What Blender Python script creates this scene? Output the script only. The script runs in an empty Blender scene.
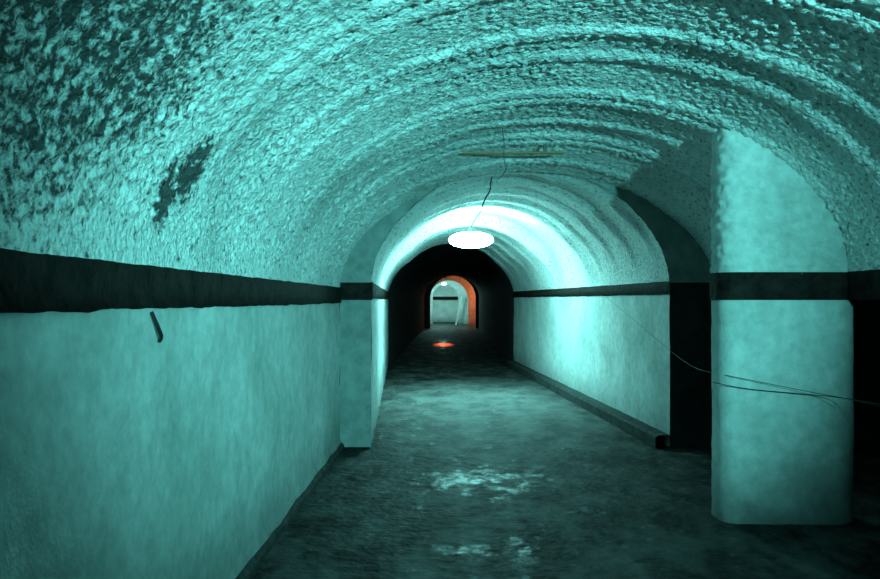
import bpy, math, random
from mathutils import Vector, noise
random.seed(4)
sc = bpy.context.scene
EYE=1.6; F=800.0
def P(px,py,Y): return Vector(((px-452)*Y/F, Y, EYE+(300-py)*Y/F))

# ------------------------------------------------------------ materials
def blob(nt,coord,centre,scale,r0=0.3,r1=1.0):
    """soft localised mask (1 inside, 0 outside) around a place in the tunnel"""
    N=nt.nodes;L=nt.links
    sb=N.new('ShaderNodeVectorMath'); sb.operation='SUBTRACT'; sb.inputs[1].default_value=centre
    L.new(coord,sb.inputs[0])
    dv=N.new('ShaderNodeVectorMath'); dv.operation='DIVIDE'; dv.inputs[1].default_value=scale
    L.new(sb.outputs[0],dv.inputs[0])
    ln=N.new('ShaderNodeVectorMath'); ln.operation='LENGTH'; L.new(dv.outputs[0],ln.inputs[0])
    mr=N.new('ShaderNodeMapRange'); mr.inputs['From Min'].default_value=r0; mr.inputs['From Max'].default_value=r1
    mr.inputs['To Min'].default_value=1; mr.inputs['To Max'].default_value=0
    L.new(ln.outputs['Value'],mr.inputs['Value']); return mr.outputs[0]
def math_(nt,op,a,b):
    m=nt.nodes.new('ShaderNodeMath'); m.operation=op
    for i,x in enumerate((a,b)):
        if isinstance(x,(int,float)): m.inputs[i].default_value=x
        else: nt.links.new(x,m.inputs[i])
    return m.outputs[0]
def mat(name, c1, c2, scale=4, rough=0.85, bump=0.3, bscale=60, lo=0.35, hi=0.65, bdist=0.02, c3=None, s3=1.2, spec=0.3, lo3=.42, hi3=.62, blobs=()):
    m=bpy.data.materials.new(name); m.use_nodes=True
    nt=m.node_tree; N=nt.nodes; L=nt.links; b=N['Principled BSDF']
    tc=N.new('ShaderNodeTexCoord')
    n=N.new('ShaderNodeTexNoise'); n.inputs['Scale'].default_value=scale; n.inputs['Detail'].default_value=8; n.inputs['Roughness'].default_value=0.65
    L.new(tc.outputs['Object'],n.inputs['Vector'])
    r=N.new('ShaderNodeValToRGB'); r.color_ramp.elements[0].position=lo; r.color_ramp.elements[1].position=hi
    r.color_ramp.elements[0].color=(*c1,1); r.color_ramp.elements[1].color=(*c2,1)
    fac=n.outputs['Fac']
    for (c,s,k) in blobs:
        fac=math_(nt,'SUBTRACT',fac,math_(nt,'MULTIPLY',blob(nt,tc.outputs['Object'],c,s),k))
    L.new(fac,r.inputs['Fac'])
    col=r.outputs['Color']
    if c3:
        n3=N.new('ShaderNodeTexNoise'); n3.inputs['Scale'].default_value=s3; n3.inputs['Detail'].default_value=6
        L.new(tc.outputs['Object'],n3.inputs['Vector'])
        r3=N.new('ShaderNodeValToRGB'); r3.color_ramp.elements[0].position=lo3; r3.color_ramp.elements[1].position=hi3
        r3.color_ramp.elements[0].color=(1,1,1,1); r3.color_ramp.elements[1].color=(*c3,1)
        L.new(n3.outputs['Fac'],r3.inputs['Fac'])
        mx=N.new('ShaderNodeMixRGB'); mx.blend_type='MULTIPLY'; mx.inputs['Fac'].default_value=1
        L.new(col,mx.inputs['Color1']); L.new(r3.outputs['Color'],mx.inputs['Color2']); col=mx.outputs['Color']
    L.new(col,b.inputs['Base Color'])
    b.inputs['Roughness'].default_value=rough
    b.inputs['Specular IOR Level'].default_value=spec
    if bump:
        n2=N.new('ShaderNodeTexNoise'); n2.inputs['Scale'].default_value=bscale; n2.inputs['Detail'].default_value=5
        L.new(tc.outputs['Object'],n2.inputs['Vector'])
        bp=N.new('ShaderNodeBump'); bp.inputs['Strength'].default_value=bump; bp.inputs['Distance'].default_value=bdist
        L.new(n2.outputs['Fac'],bp.inputs['Height']); L.new(bp.outputs['Normal'],b.inputs['Normal'])
    return m
M_stucco=mat('sprayed_stucco',(0.07,0.085,0.085),(0.86,0.88,0.87),scale=26,bump=0.85,bscale=42,bdist=0.03,lo=0.31,hi=0.46,c3=(0.66,0.69,0.69),s3=0.9,lo3=.45,hi3=.7,
   blobs=[((-0.95,1.8,2.65),(0.8,1.6,0.8),0.22),((-1.13,3.45,2.16),(0.5,0.14,0.20),0.26),((-1.17,3.28,2.03),(0.5,0.13,0.19),0.28),((-1.0,2.3,2.0),(0.5,0.7,0.3),0.13),((-1.1,2.75,2.3),(0.5,0.5,0.25),0.08)])
M_dim=mat('shade_toned_plaster',(0.17,0.195,0.19),(0.27,0.30,0.29),scale=6,bump=0.4,bscale=42,bdist=0.015)  # plaster darkened to put the dimmer light on the transition faces into colour
M_plaster=mat('whitewashed_plaster',(0.50,0.53,0.52),(0.70,0.72,0.71),scale=11,bump=0.4,bscale=40,bdist=0.012,c3=(0.76,0.80,0.78),s3=1.5)
# rising damp / grime close to the ground
nt=M_plaster.node_tree; b=nt.nodes['Principled BSDF']; src=b.inputs['Base Color'].links[0].from_socket
tc=[n for n in nt.nodes if n.type=='TEX_COORD'][0]
sp=nt.nodes.new('ShaderNodeSeparateXYZ'); nt.links.new(tc.outputs['Object'],sp.inputs[0])
ns=nt.nodes.new('ShaderNodeTexNoise'); ns.inputs['Scale'].default_value=3.0; ns.inputs['Detail'].default_value=6; nt.links.new(tc.outputs['Object'],ns.inputs['Vector'])
h=math_(nt,'ADD',sp.outputs['Z'],math_(nt,'MULTIPLY',ns.outputs['Fac'],0.7))
mr=nt.nodes.new('ShaderNodeMapRange'); mr.inputs['From Min'].default_value=0.28; mr.inputs['From Max'].default_value=0.85; mr.inputs['To Min'].default_value=0.38; mr.inputs['To Max'].default_value=1
nt.links.new(h,mr.inputs['Value'])
vm=nt.nodes.new('ShaderNodeVectorMath'); vm.operation='SCALE'; nt.links.new(src,vm.inputs[0]); nt.links.new(mr.outputs[0],vm.inputs['Scale']); nt.links.new(vm.outputs[0],b.inputs['Base Color'])

M_dark=mat('raw_concrete_and_shade',(0.012,0.014,0.014),(0.03,0.034,0.034),scale=5,bump=0.5,bscale=20)
M_band=mat('tarred_band',(0.008,0.006,0.005),(0.028,0.02,0.017),scale=9,bump=0.5,bscale=30,rough=0.85,spec=.08)
M_curb=mat('curb_concrete',(0.02,0.024,0.023),(0.06,0.067,0.065),scale=8,bump=0.5,bscale=30,spec=.1)
M_metal=mat('painted_metal',(0.05,0.05,0.05),(0.1,0.1,0.1),scale=12,rough=0.5,bump=0)
M_rust=mat('rusty_steel',(0.22,0.13,0.05),(0.38,0.22,0.08),scale=14,rough=0.7,bump=0.2)
M_cable=mat('cable_rubber',(0.008,0.008,0.008),(0.02,0.02,0.02),scale=20,rough=0.6,bump=0)
M_white=mat('white_board_paint',(0.6,0.62,0.6),(0.75,0.77,0.75),scale=5,rough=0.6,bump=0)
def emis(name,c,s):
    m=bpy.data.materials.new(name); m.use_nodes=True
    b=m.node_tree.nodes['Principled BSDF']; b.inputs['Base Color'].default_value=(.8,.8,.8,1)
    b.inputs['Emission Color'].default_value=(*c,1); b.inputs['Emission Strength'].default_value=s
    return m
M_lamp=emis('lamp_glass',(0.30,1.0,0.95),115)
M_lamp2=emis('distant_lamp_glass',(0.6,1.0,0.95),15)
M_warm=emis('warm_bulb_glass',(1.0,0.25,0.05),12)

def floor_mat():
    m=bpy.data.materials.new('damp_concrete_floor'); m.use_nodes=True
    nt=m.node_tree; N=nt.nodes; L=nt.links; b=N['Principled BSDF']
    tc=N.new('ShaderNodeTexCoord')
    mp=N.new('ShaderNodeMapping'); mp.inputs['Scale'].default_value=(1,0.55,1); L.new(tc.outputs['Object'],mp.inputs['Vector'])
    n=N.new('ShaderNodeTexNoise'); n.inputs['Scale'].default_value=2.6; n.inputs['Detail'].default_value=9; n.inputs['Roughness'].default_value=.65
    L.new(mp.outputs[0],n.inputs['Vector'])
    r=N.new('ShaderNodeValToRGB'); r.color_ramp.elements[0].position=.42; r.color_ramp.elements[1].position=.86
    r.color_ramp.elements[0].color=(0.005,0.006,0.005,1); r.color_ramp.elements[1].color=(0.14,0.145,0.14,1)
    lamp_pool=math_(nt,'MULTIPLY',blob(nt,tc.outputs['Object'],(0.45,12.3,0),(2.4,4.6,5),0.3,1.0),0.26)  # lamp's pool of light painted into the floor colour as a lighter zone
    fac=math_(nt,'ADD',n.outputs['Fac'],lamp_pool)
    L.new(fac,r.inputs['Fac'])
    n2=N.new('ShaderNodeTexNoise'); n2.inputs['Scale'].default_value=5.5; n2.inputs['Detail'].default_value=9; n2.inputs['Roughness'].default_value=.68
    L.new(mp.outputs[0],n2.inputs['Vector'])
    wet=n2.outputs['Fac']
    for c,s,k in (((0.28,7.2,0),(0.85,0.75,3),.17),((0.32,5.15,0),(0.55,0.45,3),.14),((-0.3,29.5,0),(0.5,6.5,3),.17)):
        wet=math_(nt,'ADD',wet,math_(nt,'MULTIPLY',blob(nt,tc.outputs['Object'],c,s,0.1,1.0),k))
    mr=N.new('ShaderNodeMapRange'); mr.inputs['From Min'].default_value=.58; mr.inputs['From Max'].default_value=.74
    L.new(wet,mr.inputs['Value'])
    L.new(math_(nt,'SUBTRACT',0.68,math_(nt,'MULTIPLY',mr.outputs[0],0.40)),b.inputs['Roughness'])
    L.new(math_(nt,'ADD',0.10,math_(nt,'MULTIPLY',mr.outputs[0],0.2)),b.inputs['Specular IOR Level'])
    L.new(r.outputs['Color'],b.inputs['Base Color'])
    n3=N.new('ShaderNodeTexNoise'); n3.inputs['Scale'].default_value=10; n3.inputs['Detail'].default_value=7
    L.new(tc.outputs['Object'],n3.inputs['Vector'])
    bp=N.new('ShaderNodeBump'); bp.inputs['Strength'].default_value=.65; bp.inputs['Distance'].default_value=.045
    L.new(n3.outputs['Fac'],bp.inputs['Height']); L.new(bp.outputs['Normal'],b.inputs['Normal'])
    return m
M_floor=floor_mat()

# ------------------------------------------------------------ mesh helpers
def obj(name,verts,faces,mats,midx=None,smooth=True,parent=None):
    me=bpy.data.meshes.new(name); me.from_pydata(verts,[],faces)
    for m in (mats if isinstance(mats,list) else [mats]): me.materials.append(m)
    if midx:
        me.polygons.foreach_set('material_index',midx)
    if smooth: me.polygons.foreach_set('use_smooth',[True]*len(me.polygons))
    me.update()
    o=bpy.data.objects.new(name,me); sc.collection.objects.link(o)
    if parent: o.parent=parent
    return o
class Build:
    def __init__(s): s.v=[];s.f=[];s.m=[]
    def grid(s,fn,us,vs,mi=0):
        o=len(s.v); nv=len(vs)
        for u in us:
            for v in vs: s.v.append(fn(u,v))
        for i in range(len(us)-1):
            for j in range(nv-1):
                a=o+i*nv+j; s.f.append((a,a+1,a+nv+1,a+nv)); s.m.append(mi)
    def box(s,x0,x1,y0,y1,z0,z1,mi=0):
        o=len(s.v)
        for z in(z0,z1):
            for x,y in((x0,y0),(x1,y0),(x1,y1),(x0,y1)): s.v.append((x,y,z))
        for f in((0,3,2,1),(4,5,6,7),(0,1,5,4),(1,2,6,5),(2,3,7,6),(3,0,4,7)):
            s.f.append(tuple(o+k for k in f)); s.m.append(mi)
    def make(s,name,mats,smooth=True,parent=None): return obj(name,s.v,s.f,mats,s.m,smooth,parent)
def lin(a,b,step):
    n=max(1,int(math.ceil((b-a)/step))); return [a+(b-a)*i/n for i in range(n+1)]

YB=-4.0; Y1=8.7; Y2=19.4; Y3=45.0; Y4=58.0
ZS=1.79; ZB=1.61
def lerp(a,b,t): return a+(b-a)*t
def sides(sec,Y):
    if sec==0: return -1.22,2.86
    if sec==1:
        t=(Y-Y1)/(Y2-Y1); return lerp(-0.88,-1.55,t),lerp(2.37,1.50,t)
    if sec==2: return -1.55,1.50
    return -2.6,2.4
def smooth(t): t=max(0,min(1,t)); return t*t*(3-2*t)
ribs0=[1.3,1.52,2.45,2.7,3.5,3.72,4.55,5.0,5.75,5.95,6.7,7.3,7.5,8.2]
def ribh(Y,ribs,w,h):
    o=0
    for r in ribs:
        d=abs(Y-r)/w
        if d<1: o=max(o,h*(1-smooth((d-0.25)/0.75)))
    return o
def offset(sec,Y):
    if sec==0: return ribh(Y,ribs0,0.12,0.026)+0.02*math.sin(Y*2.3)+0.10*smooth((Y-6.6)/2.1)
    if sec==1:
        if Y<12.2: return 0.08+ribh(Y,[9.0,9.8,10.6,11.4,12.1],0.16,0.05)
        if Y<14.4: return ribh(Y,[13.3],0.15,0.02)
        return 0.17+ribh(Y,[14.5,15.5,16.6,17.7,18.8],0.16,0.05)
    return ribh(Y,[20+1.5*i for i in range(17)],0.2,0.05)
def bb(sec): return (1.33,1.36,1.2,1.5)[sec]
def stucco(p,amp):
    if amp<=0: return 0
    a=noise.noise(p*25.0); b=noise.noise(p*47.0+Vector((7,3,1))); c=noise.noise(p*1.6)
    s=max(0,a+0.1)*1.2+b*0.6
    return amp*(s*(0.75+0.7*max(0,c+0.2)))
def vpoint(sec,Y,th,amp,off=None,ab=None):
    xl,xr=sides(sec,Y); cx=(xl+xr)/2; a=(xr-xl)/2; b=bb(sec)
    o=(offset(sec,Y) if off is None else off)*min(1,max(0,math.sin(th))*1.6)
    c,s=math.cos(th),math.sin(th)
    x=cx-(a-o)*c; z=ZS+(b-o)*s
    p=Vector((x,Y,z)); n=Vector((-c,0,s))
    d=stucco(p,amp*min(1,s*4+0.5))
    w=0.012*noise.noise(p*2.1)
    return p-n*(d+w)

# ceiling (vault)
B=Build()
def th(n): return [math.pi*i/n for i in range(n+1)]
B.grid(lambda Y,t:vpoint(0,Y,t,0.018),lin(YB,1.4,0.15),th(400),0)
B.grid(lambda Y,t:vpoint(0,Y,t,0.018),lin(1.4,Y1,0.014),th(400),0)
def skirt(Y,z):
    p=Vector((-1.22,Y,z)); return (-1.22+stucco(p,0.009)+0.012*noise.noise(p*2.1),Y,z)
B.grid(skirt,lin(YB,1.4,0.15)[:-1]+lin(1.4,Y1,0.016),[1.70,1.72,1.74,1.76,1.775,1.79],0)
B.grid(lambda Y,t:vpoint(1,Y,t,0.014),lin(Y1,Y2,0.045),th(130),0)
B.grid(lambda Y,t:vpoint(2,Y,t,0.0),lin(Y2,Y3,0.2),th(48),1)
B.grid(lambda Y,t:vpoint(3,Y,t,0.0),lin(Y3+0.3,Y4,0.4),th(40),0)
ceiling=B.make('ceiling',[M_stucco,M_dark])

# gable faces where the section changes
B=Build()
def gable(sA,sB,Y,mi,n=200):
    def fn(t,u):
        p=vpoint(sA,Y,t,0,off=0); q=vpoint(sB,Y,t,0,off=offset(sB,Y+1e-3))
        r=p.lerp(q,u)
        return (r.x,Y-stucco(Vector((r.x,Y,r.z)),0.015)-0.001,r.z)
    B.grid(fn,th(n),[i/14 for i in range(15)],mi)
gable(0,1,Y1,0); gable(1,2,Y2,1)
xl0,xr0=sides(0,Y1); xl1,xr1=sides(1,Y1)
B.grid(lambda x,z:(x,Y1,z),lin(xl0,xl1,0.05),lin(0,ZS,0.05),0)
B.grid(lambda x,z:(x,Y1,z),lin(xr1,6.0,0.1),lin(0,ZS,0.05),1)  # recess end wall: dark material puts the pillar's shade into the colour
B.make('wall_transition',[M_dim,M_dark])

# walls
def wallfn(sec,side,amp):
    def fn(Y,z):
        x=sides(sec,Y)[side]; sg=1 if side==0 else -1
        p=Vector((x,Y,z)); d=amp*(noise.noise(p*2.2)*1.6+noise.noise(p*9)*0.5+noise.noise(p*24)*0.25)
        return (x+sg*(d+ (0.03*max(0,1-z/0.12) if side==0 and sec==0 else 0)),Y,z)
    return fn
B=Build()
B.grid(wallfn(0,0,0.009),lin(YB,Y1,0.03),lin(0,1.70,0.03),0)
B.grid(wallfn(1,0,0.008),lin(Y1,Y2,0.08),lin(0,ZS,0.08),0)
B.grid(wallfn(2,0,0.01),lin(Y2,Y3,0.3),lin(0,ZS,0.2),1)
B.grid(wallfn(3,0,0.0),lin(Y3+0.3,Y4,0.5),lin(0,ZS,0.2),0)
B.make('wall_left',[M_plaster,M_dark])
B=Build()
YO=4.85
B.grid(wallfn(0,1,0.010),lin(YB,YO,0.06),lin(0,ZS,0.06),0)
B.grid(lambda Y,z:(2.86,Y,z),lin(YO,Y1,0.1),[ZB,ZS],2)
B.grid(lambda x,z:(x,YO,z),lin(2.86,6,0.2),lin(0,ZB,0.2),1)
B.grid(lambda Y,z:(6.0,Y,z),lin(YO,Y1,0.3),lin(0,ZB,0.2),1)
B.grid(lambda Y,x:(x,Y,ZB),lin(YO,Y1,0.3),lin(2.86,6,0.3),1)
B.grid(wallfn(1,1,0.008),lin(Y1,Y2,0.08),lin(0,ZS,0.08),0)
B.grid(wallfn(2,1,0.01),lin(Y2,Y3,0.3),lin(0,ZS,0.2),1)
B.grid(wallfn(3,1,0.0),lin(Y3+0.3,Y4,0.5),lin(0,ZS,0.2),0)
B.make('wall_right',[M_plaster,M_dark,M_band])
B=Build()
B.grid(lambda x,z:(x,YB,z),lin(-1.6,3.2,0.4),lin(0,3.3,0.3),0)
B.make('wall_back',[M_plaster])

# floor
B=Build()
def ff(Y,x):
    p=Vector((x,Y,0)); return (x,Y,0.008*noise.noise(p*1.3)+0.004*noise.noise(p*5)-0.012)
B.grid(ff,lin(YB,Y2,0.08),lin(-1.75,6.1,0.08),0)
B.grid(ff,lin(Y2,Y4+0.2,0.3),lin(-3,3,0.2),0)
B.make('floor',[M_floor])

# painted tar bands (trim)
def band(name,sec,side,y0,y1,z0,z1,th_=0.018):
    B=Build()
    ys=lin(y0,y1,0.05); sg=1 if side==0 else -1
    def f(Y,k):
        x=sides(sec,Y)[side]
        p=Vector((x,Y,0)); a=0.010*noise.noise(p*3+Vector((0,0,k)))+0.006*noise.noise(p*11)
        prof=[(-0.02,z0),(th_,z0+a),(th_+0.004*noise.noise(p*8),(z0+z1)/2),(th_,z1+a*0.7),(-0.02,z1+0.01)]
        return (x+sg*prof[k][0],Y,prof[k][1])
    B.grid(f,ys,[0,1,2,3,4],0)
    return B.make(name,[M_band])
band('trim_1',0,0,YB,Y1-0.001,1.565,1.735)
band('trim_2',0,1,YB,Y1-0.001,1.60,1.80)
band('trim_3',1,1,Y1,Y2,1.66,1.80)
band('trim_4',1,0,Y1,Y2,1.62,1.79)
B=Build(); B.box(-1.21,-0.87,Y1-0.02,Y1+0.02,1.60,1.79); B.make('trim_5',[M_band],False)

# curbs
def curb(name,sec,side,y0,y1,w,h):
    B=Build(); sg=1 if side==0 else -1
    def f(Y,k):
        x=sides(sec,Y)[side]; p=Vector((x,Y,0)); a=0.012*noise.noise(p*2.5)
        pr=[(w+a,-0.03),(w+a,h-0.025),(w-0.025+a,h),(-0.02,h+0.004)][k]
        return (x+sg*pr[0],Y,pr[1])
    B.grid(f,lin(y0,y1,0.08),[0,1,2,3]); 
    return B.make(name,[M_curb],False)
curb('baseboard_right',1,1,Y1-0.02,Y2,0.16,0.13)
curb('baseboard_left',0,0,YB,Y1,0.05,0.05)

# ------------------------------------------------------------ support pillar
def vault_z(x):
    xl,xr=sides(0,0); cx=(xl+xr)/2;a=(xr-xl)/2
    t=max(0.0,1-((x-cx)/(a))**2); return ZS+bb(0)*math.sqrt(t)
px0,px1,py0,py1=1.95,2.95,5.74,6.12
def rrect(x0,x1,y0,y1,rl,rr,n=8):
    pts=[]
    for (cx,cy,a0,r) in ((x1-rr,y1-rr,0,rr),(x0+rl,y1-rl,90,rl),(x0+rl,y0+rl,180,rl),(x1-rr,y0+rr,270,rr)):
        for i in range(n+1):
            a=math.radians(a0+90*i/n); pts.append((cx+r*math.cos(a),cy+r*math.sin(a)))
    out=[]
    for i,p in enumerate(pts):
        q=pts[(i+1)%len(pts)]; d=math.dist(p,q); k=max(1,int(d/0.02))
        for j in range(k): out.append((p[0]+(q[0]-p[0])*j/k,p[1]+(q[1]-p[1])*j/k))
    out.append(out[0]); return out
emp=bpy.data.objects.new('support_pillar',None); sc.collection.objects.link(emp)
prof=rrect(px0,px1,py0,py1,0.13,0.18)
cxp,cyp=(px0+px1)/2,(py0+py1)/2
def pil(z0f,z1f,n,amp,sc_,flare=False):
    def fn(u,k):
        x,y=prof[k]; z0=z0f(x);z1=z1f(x); z=z0+(z1-z0)*u
        p=Vector((x,y,z)); d=amp*(noise.noise(p*sc_)+0.5*noise.noise(p*sc_*2.3))+0.008*noise.noise(p*2)
        n_=Vector((x-cxp,y-cyp,0)); n_.x=max(-.2,min(.2,n_.x*0.4)); n_.normalize()
        q=p+n_*d
        return (q.x,q.y,q.z)
    return fn
B=Build(); B.grid(pil(lambda x:-0.02,lambda x:1.62,1,0.004,8),[i/50 for i in range(51)],range(len(prof))); B.make('shaft',[M_plaster],parent=emp)
B=Build(); B.grid(pil(lambda x:1.79,lambda x:max(1.80,vault_z(x)+0.01),1,0.02,20),[i/90 for i in range(91)],range(len(prof))); B.make('head',[M_plaster],parent=emp)
prof=rrect(px0-0.012,px1+0.012,py0-0.012,py1+0.012,0.14,0.185)
B=Build(); B.grid(pil(lambda x:1.60,lambda x:1.80,1,0.003,9),[i/6 for i in range(7)],range(len(prof))); B.make('tar_band',[M_band],parent=emp)

# ------------------------------------------------------------ pendant lamp
def lathe(name,prof,loc,m,parent=None,n=40):
    v=[];f=[]
    for r,z in prof:
        for i in range(n):
            a=2*math.pi*i/n; v.append((loc[0]+r*math.cos(a),loc[1]+r*math.sin(a),loc[2]+z))
    for k in range(len(prof)-1):
        for i in range(n):
            j=(i+1)%n; f.append((k*n+i,k*n+j,(k+1)*n+j,(k+1)*n+i))
    return obj(name,v,f,m,None,True,parent)
def tube(name,pts,r,m,parent=None):
    cu=bpy.data.curves.new(name,'CURVE'); cu.dimensions='3D'; cu.bevel_depth=r; cu.bevel_resolution=3
    s=cu.splines.new('NURBS'); s.points.add(len(pts)-1); s.use_endpoint_u=True; s.order_u=3
    for i,p in enumerate(pts): s.points[i].co=(*p,1)
    cu.materials.append(m)
    o=bpy.data.objects.new(name,cu); sc.collection.objects.link(o)
    if parent:o.parent=parent
    return o
def pendant(loc,R,mglass,name='pendant_lamp'):
    e=bpy.data.objects.new(name,None); sc.collection.objects.link(e)
    H=R*0.36
    lathe('glass_diffuser',[(R*math.cos(t)+0.0001,H*math.sin(t)) for t in [math.radians(-90+150*i/20) for i in range(21)]],loc,mglass,e)
    lathe('metal_cap',[(R*0.5,H*0.86),(R*0.45,H*1.0),(R*0.15,H*1.1),(R*0.1,H*1.5),(0.02,H*1.55),(0.0005,H*1.56)],loc,M_metal,e)
    return e
LX,LY,LZ=P(471,240,13.2)
e=pendant((LX,LY,LZ),0.37,M_lamp)
tube('suspension_cable',[(LX,LY,LZ+0.2),(LX+0.05,LY,LZ+0.33),(LX+0.14,LY-0.02,LZ+0.42),(LX+0.2,LY,LZ+0.58)],0.009,M_cable,e)

tube('hanging_cable',[P(500,118,6.9),P(505,140,6.95),P(503,158,7.0),P(508,172,7.0),P(497,180,7.05)],0.003,M_cable)
tube('hanging_cable.001',[P(495,166,9.4),P(490,182,9.4),P(491,190,9.4),P(484,200,9.4),P(482,208,9.4)],0.008,M_cable)

tube('strung_wire',[P(606,297,10.5),P(640,325,9.3),P(690,368,7.2),P(720,374,5.69),P(760,382,5.66),P(810,392,5.6),P(850,399,5.3),P(900,412,4.9),P(960,425,4.4)],0.0022,M_cable)
tube('strung_wire.001',[P(713,382,5.72),P(735,388,5.68),P(790,393,5.66),P(840,397,5.55),P(900,408,4.9),P(960,420,4.4)],0.003,M_cable)

bar=bpy.data.objects.new('ceiling_light_batten',None); sc.collection.objects.link(bar)
B=Build(); B.box(-0.25,1.05,7.5,7.56,2.975,2.99); B.make('steel_channel',[M_rust],False,bar)
B=Build()
for x in(0.0,0.86): B.box(x,x+0.03,7.51,7.55,2.98,3.12)
B.make('brackets',[M_metal],False,bar)

def W(px,py,dx=0.02):
    Y=1.22*F/(452-px); return Vector((-1.22+dx,Y,EYE+(300-py)*Y/F))
tube('wall_hook',[W(149,312,0.01),W(150,320,0.02),W(152,330,0.03),W(155,338,0.03),W(157,341,0.01)],0.008,M_cable)

# ------------------------------------------------------------ distant portals
ts=[i/120 for i in range(121)]
def portal(t,pc,pw,zt):
    zsp=zt-pw
    if t<0.3: return (pc-pw, zsp*t/0.3)
    if t>0.7: return (pc+pw, zsp*(1-t)/0.3)
    a=math.pi*(t-0.3)/0.4; return (pc-pw*math.cos(a), zsp+pw*math.sin(a))
def portal_wall(name,Y,pc,pw,zt,depth,mface,msoff,big=2.6):
    B=Build()
    def fn(t,u):
        x,z=portal(t,pc,pw,zt); X=pc+(x-pc)*big; Z=z*big
        return (x+(X-x)*u,Y,z+(Z-z)*u)
    B.grid(fn,ts,[0,1],0)
    B.grid(lambda t,u:(portal(t,pc,pw,zt)[0],Y+depth*u,portal(t,pc,pw,zt)[1]),ts,[i/6 for i in range(7)],1)
    B.grid(lambda t,u:(fn(t,u)[0],Y+depth,fn(t,u)[2]),ts,[0,1],1)
    return B.make(name,[mface,msoff])
portal_wall('wall_portal',Y3,0.05,1.28,EYE+1.36,0.35,M_dark,M_plaster,1.9)
portal_wall('wall_portal.001',47.6,-0.20,1.17,EYE+1.17,0.35,M_plaster,M_plaster)
portal_wall('wall_portal.002',52.0,-0.42,0.82,EYE+0.98,0.5,M_plaster,M_dark,3.5)
B=Build()
B.grid(lambda x,z:(x,Y4,z),lin(-2.8,2.8,0.4),lin(0,3.4,0.3),0)
B.make('wall_far',[M_plaster])
B=Build(); B.box(-2.6,2.4,Y4-0.05,Y4-0.01,1.60,1.85); B.make('trim_6',[M_band],False)
B=Build(); B.box(-0.05,0.05,-0.02,0.02,0,1.9); bd=B.make('leaning_board',[M_white],False); bd.location=(0.25,51.6,0.0); bd.rotation_euler=(0,0.2,0)
pendant(P(444,284,49.3),0.16,M_lamp2)
bl=bpy.data.objects.new('bulkhead_lamp',None); sc.collection.objects.link(bl)
lathe('bulb',[(0.07*math.cos(t)+.0001,0.09*math.sin(t)) for t in [math.radians(-90+180*i/12) for i in range(13)]],(2.28,46.3,2.0),M_warm,bl,16)
B=Build(); B.box(2.35,2.40,46.2,46.4,1.87,2.13); B.make('mounting_plate',[M_metal],False,bl)

# ------------------------------------------------------------ lights
def light(name,kind,loc,energy,col,target=None,size=0.1,spot=None,blend=1,parent=None):
    l=bpy.data.lights.new(name,kind); l.energy=energy; l.color=col
    l.shadow_soft_size=size
    if kind=='SPOT': l.spot_size=math.radians(spot); l.spot_blend=blend
    o=bpy.data.objects.new(name,l); sc.collection.objects.link(o); o.location=loc
    if target: o.rotation_euler=(Vector(target)-Vector(loc)).to_track_quat('-Z','Y').to_euler()
    if parent:o.parent=parent
    return o
TEAL=(0.19,0.93,0.89)
fl=bpy.data.objects.new('flood_lamp',None); sc.collection.objects.link(fl)
light('beam','SPOT',(2.4,-2.2,1.9),3600,TEAL,(-0.15,6.0,2.3),0.06,50,1,fl)  # unseen lamp; narrow cone also stands in for lens vignette at the edges
lathe('reflector_housing',[(0.0005,0.22),(0.1,0.2),(0.16,0.1),(0.2,0.0)],(2.4,-2.5,2.0),M_metal,fl)
light('hall_light','POINT',(-0.9,49.6,2.6),150,(0.4,1,0.92),None,0.2)
light('hall_light_deep','POINT',(-1.2,54.5,2.6),170,(0.4,1,0.92),None,0.2)
light('warm_glow','POINT',(2.15,46.3,2.0),60,(1,0.20,0.05),None,0.06,parent=bl)
wl=bpy.data.objects.new('added_floor_glow_lamp',None); sc.collection.objects.link(wl)  # added lamp with shade and cord, stands in for an orange floor reflection
wx,wz=P(444,300,36)[0],2.6
lathe('shade',[(0.02,0.12),(0.05,0.1),(0.12,0.0)],(wx,36,wz),M_metal,wl,20)
tube('cord',[(wx,36,wz+0.1),(wx,36,2.98)],0.006,M_cable,wl)
light('warm_spot','SPOT',(wx,35.9,wz-0.06),1000,(1,0.10,0.02),(wx+0.05,29.0,0),0.02,7,0.9,wl)

w=bpy.data.worlds.new('World'); sc.world=w; w.use_nodes=True
w.node_tree.nodes['Background'].inputs[0].default_value=(0.0,0.004,0.004,1); w.node_tree.nodes['Background'].inputs[1].default_value=0.2

# ------------------------------------------------------------ camera
cam=bpy.data.cameras.new('camera'); co=bpy.data.objects.new('camera',cam); sc.collection.objects.link(co)
co.location=(0,0,EYE); co.rotation_euler=(math.radians(90),0,0)
cam.sensor_width=36; cam.lens=36*F/880; cam.shift_x=-12/880; cam.shift_y=10.5/880
cam.clip_start=0.05; cam.clip_end=200
sc.camera=co
sc.view_settings.view_transform='Standard'
sc.view_settings.look='None'
sc.view_settings.exposure=0.0
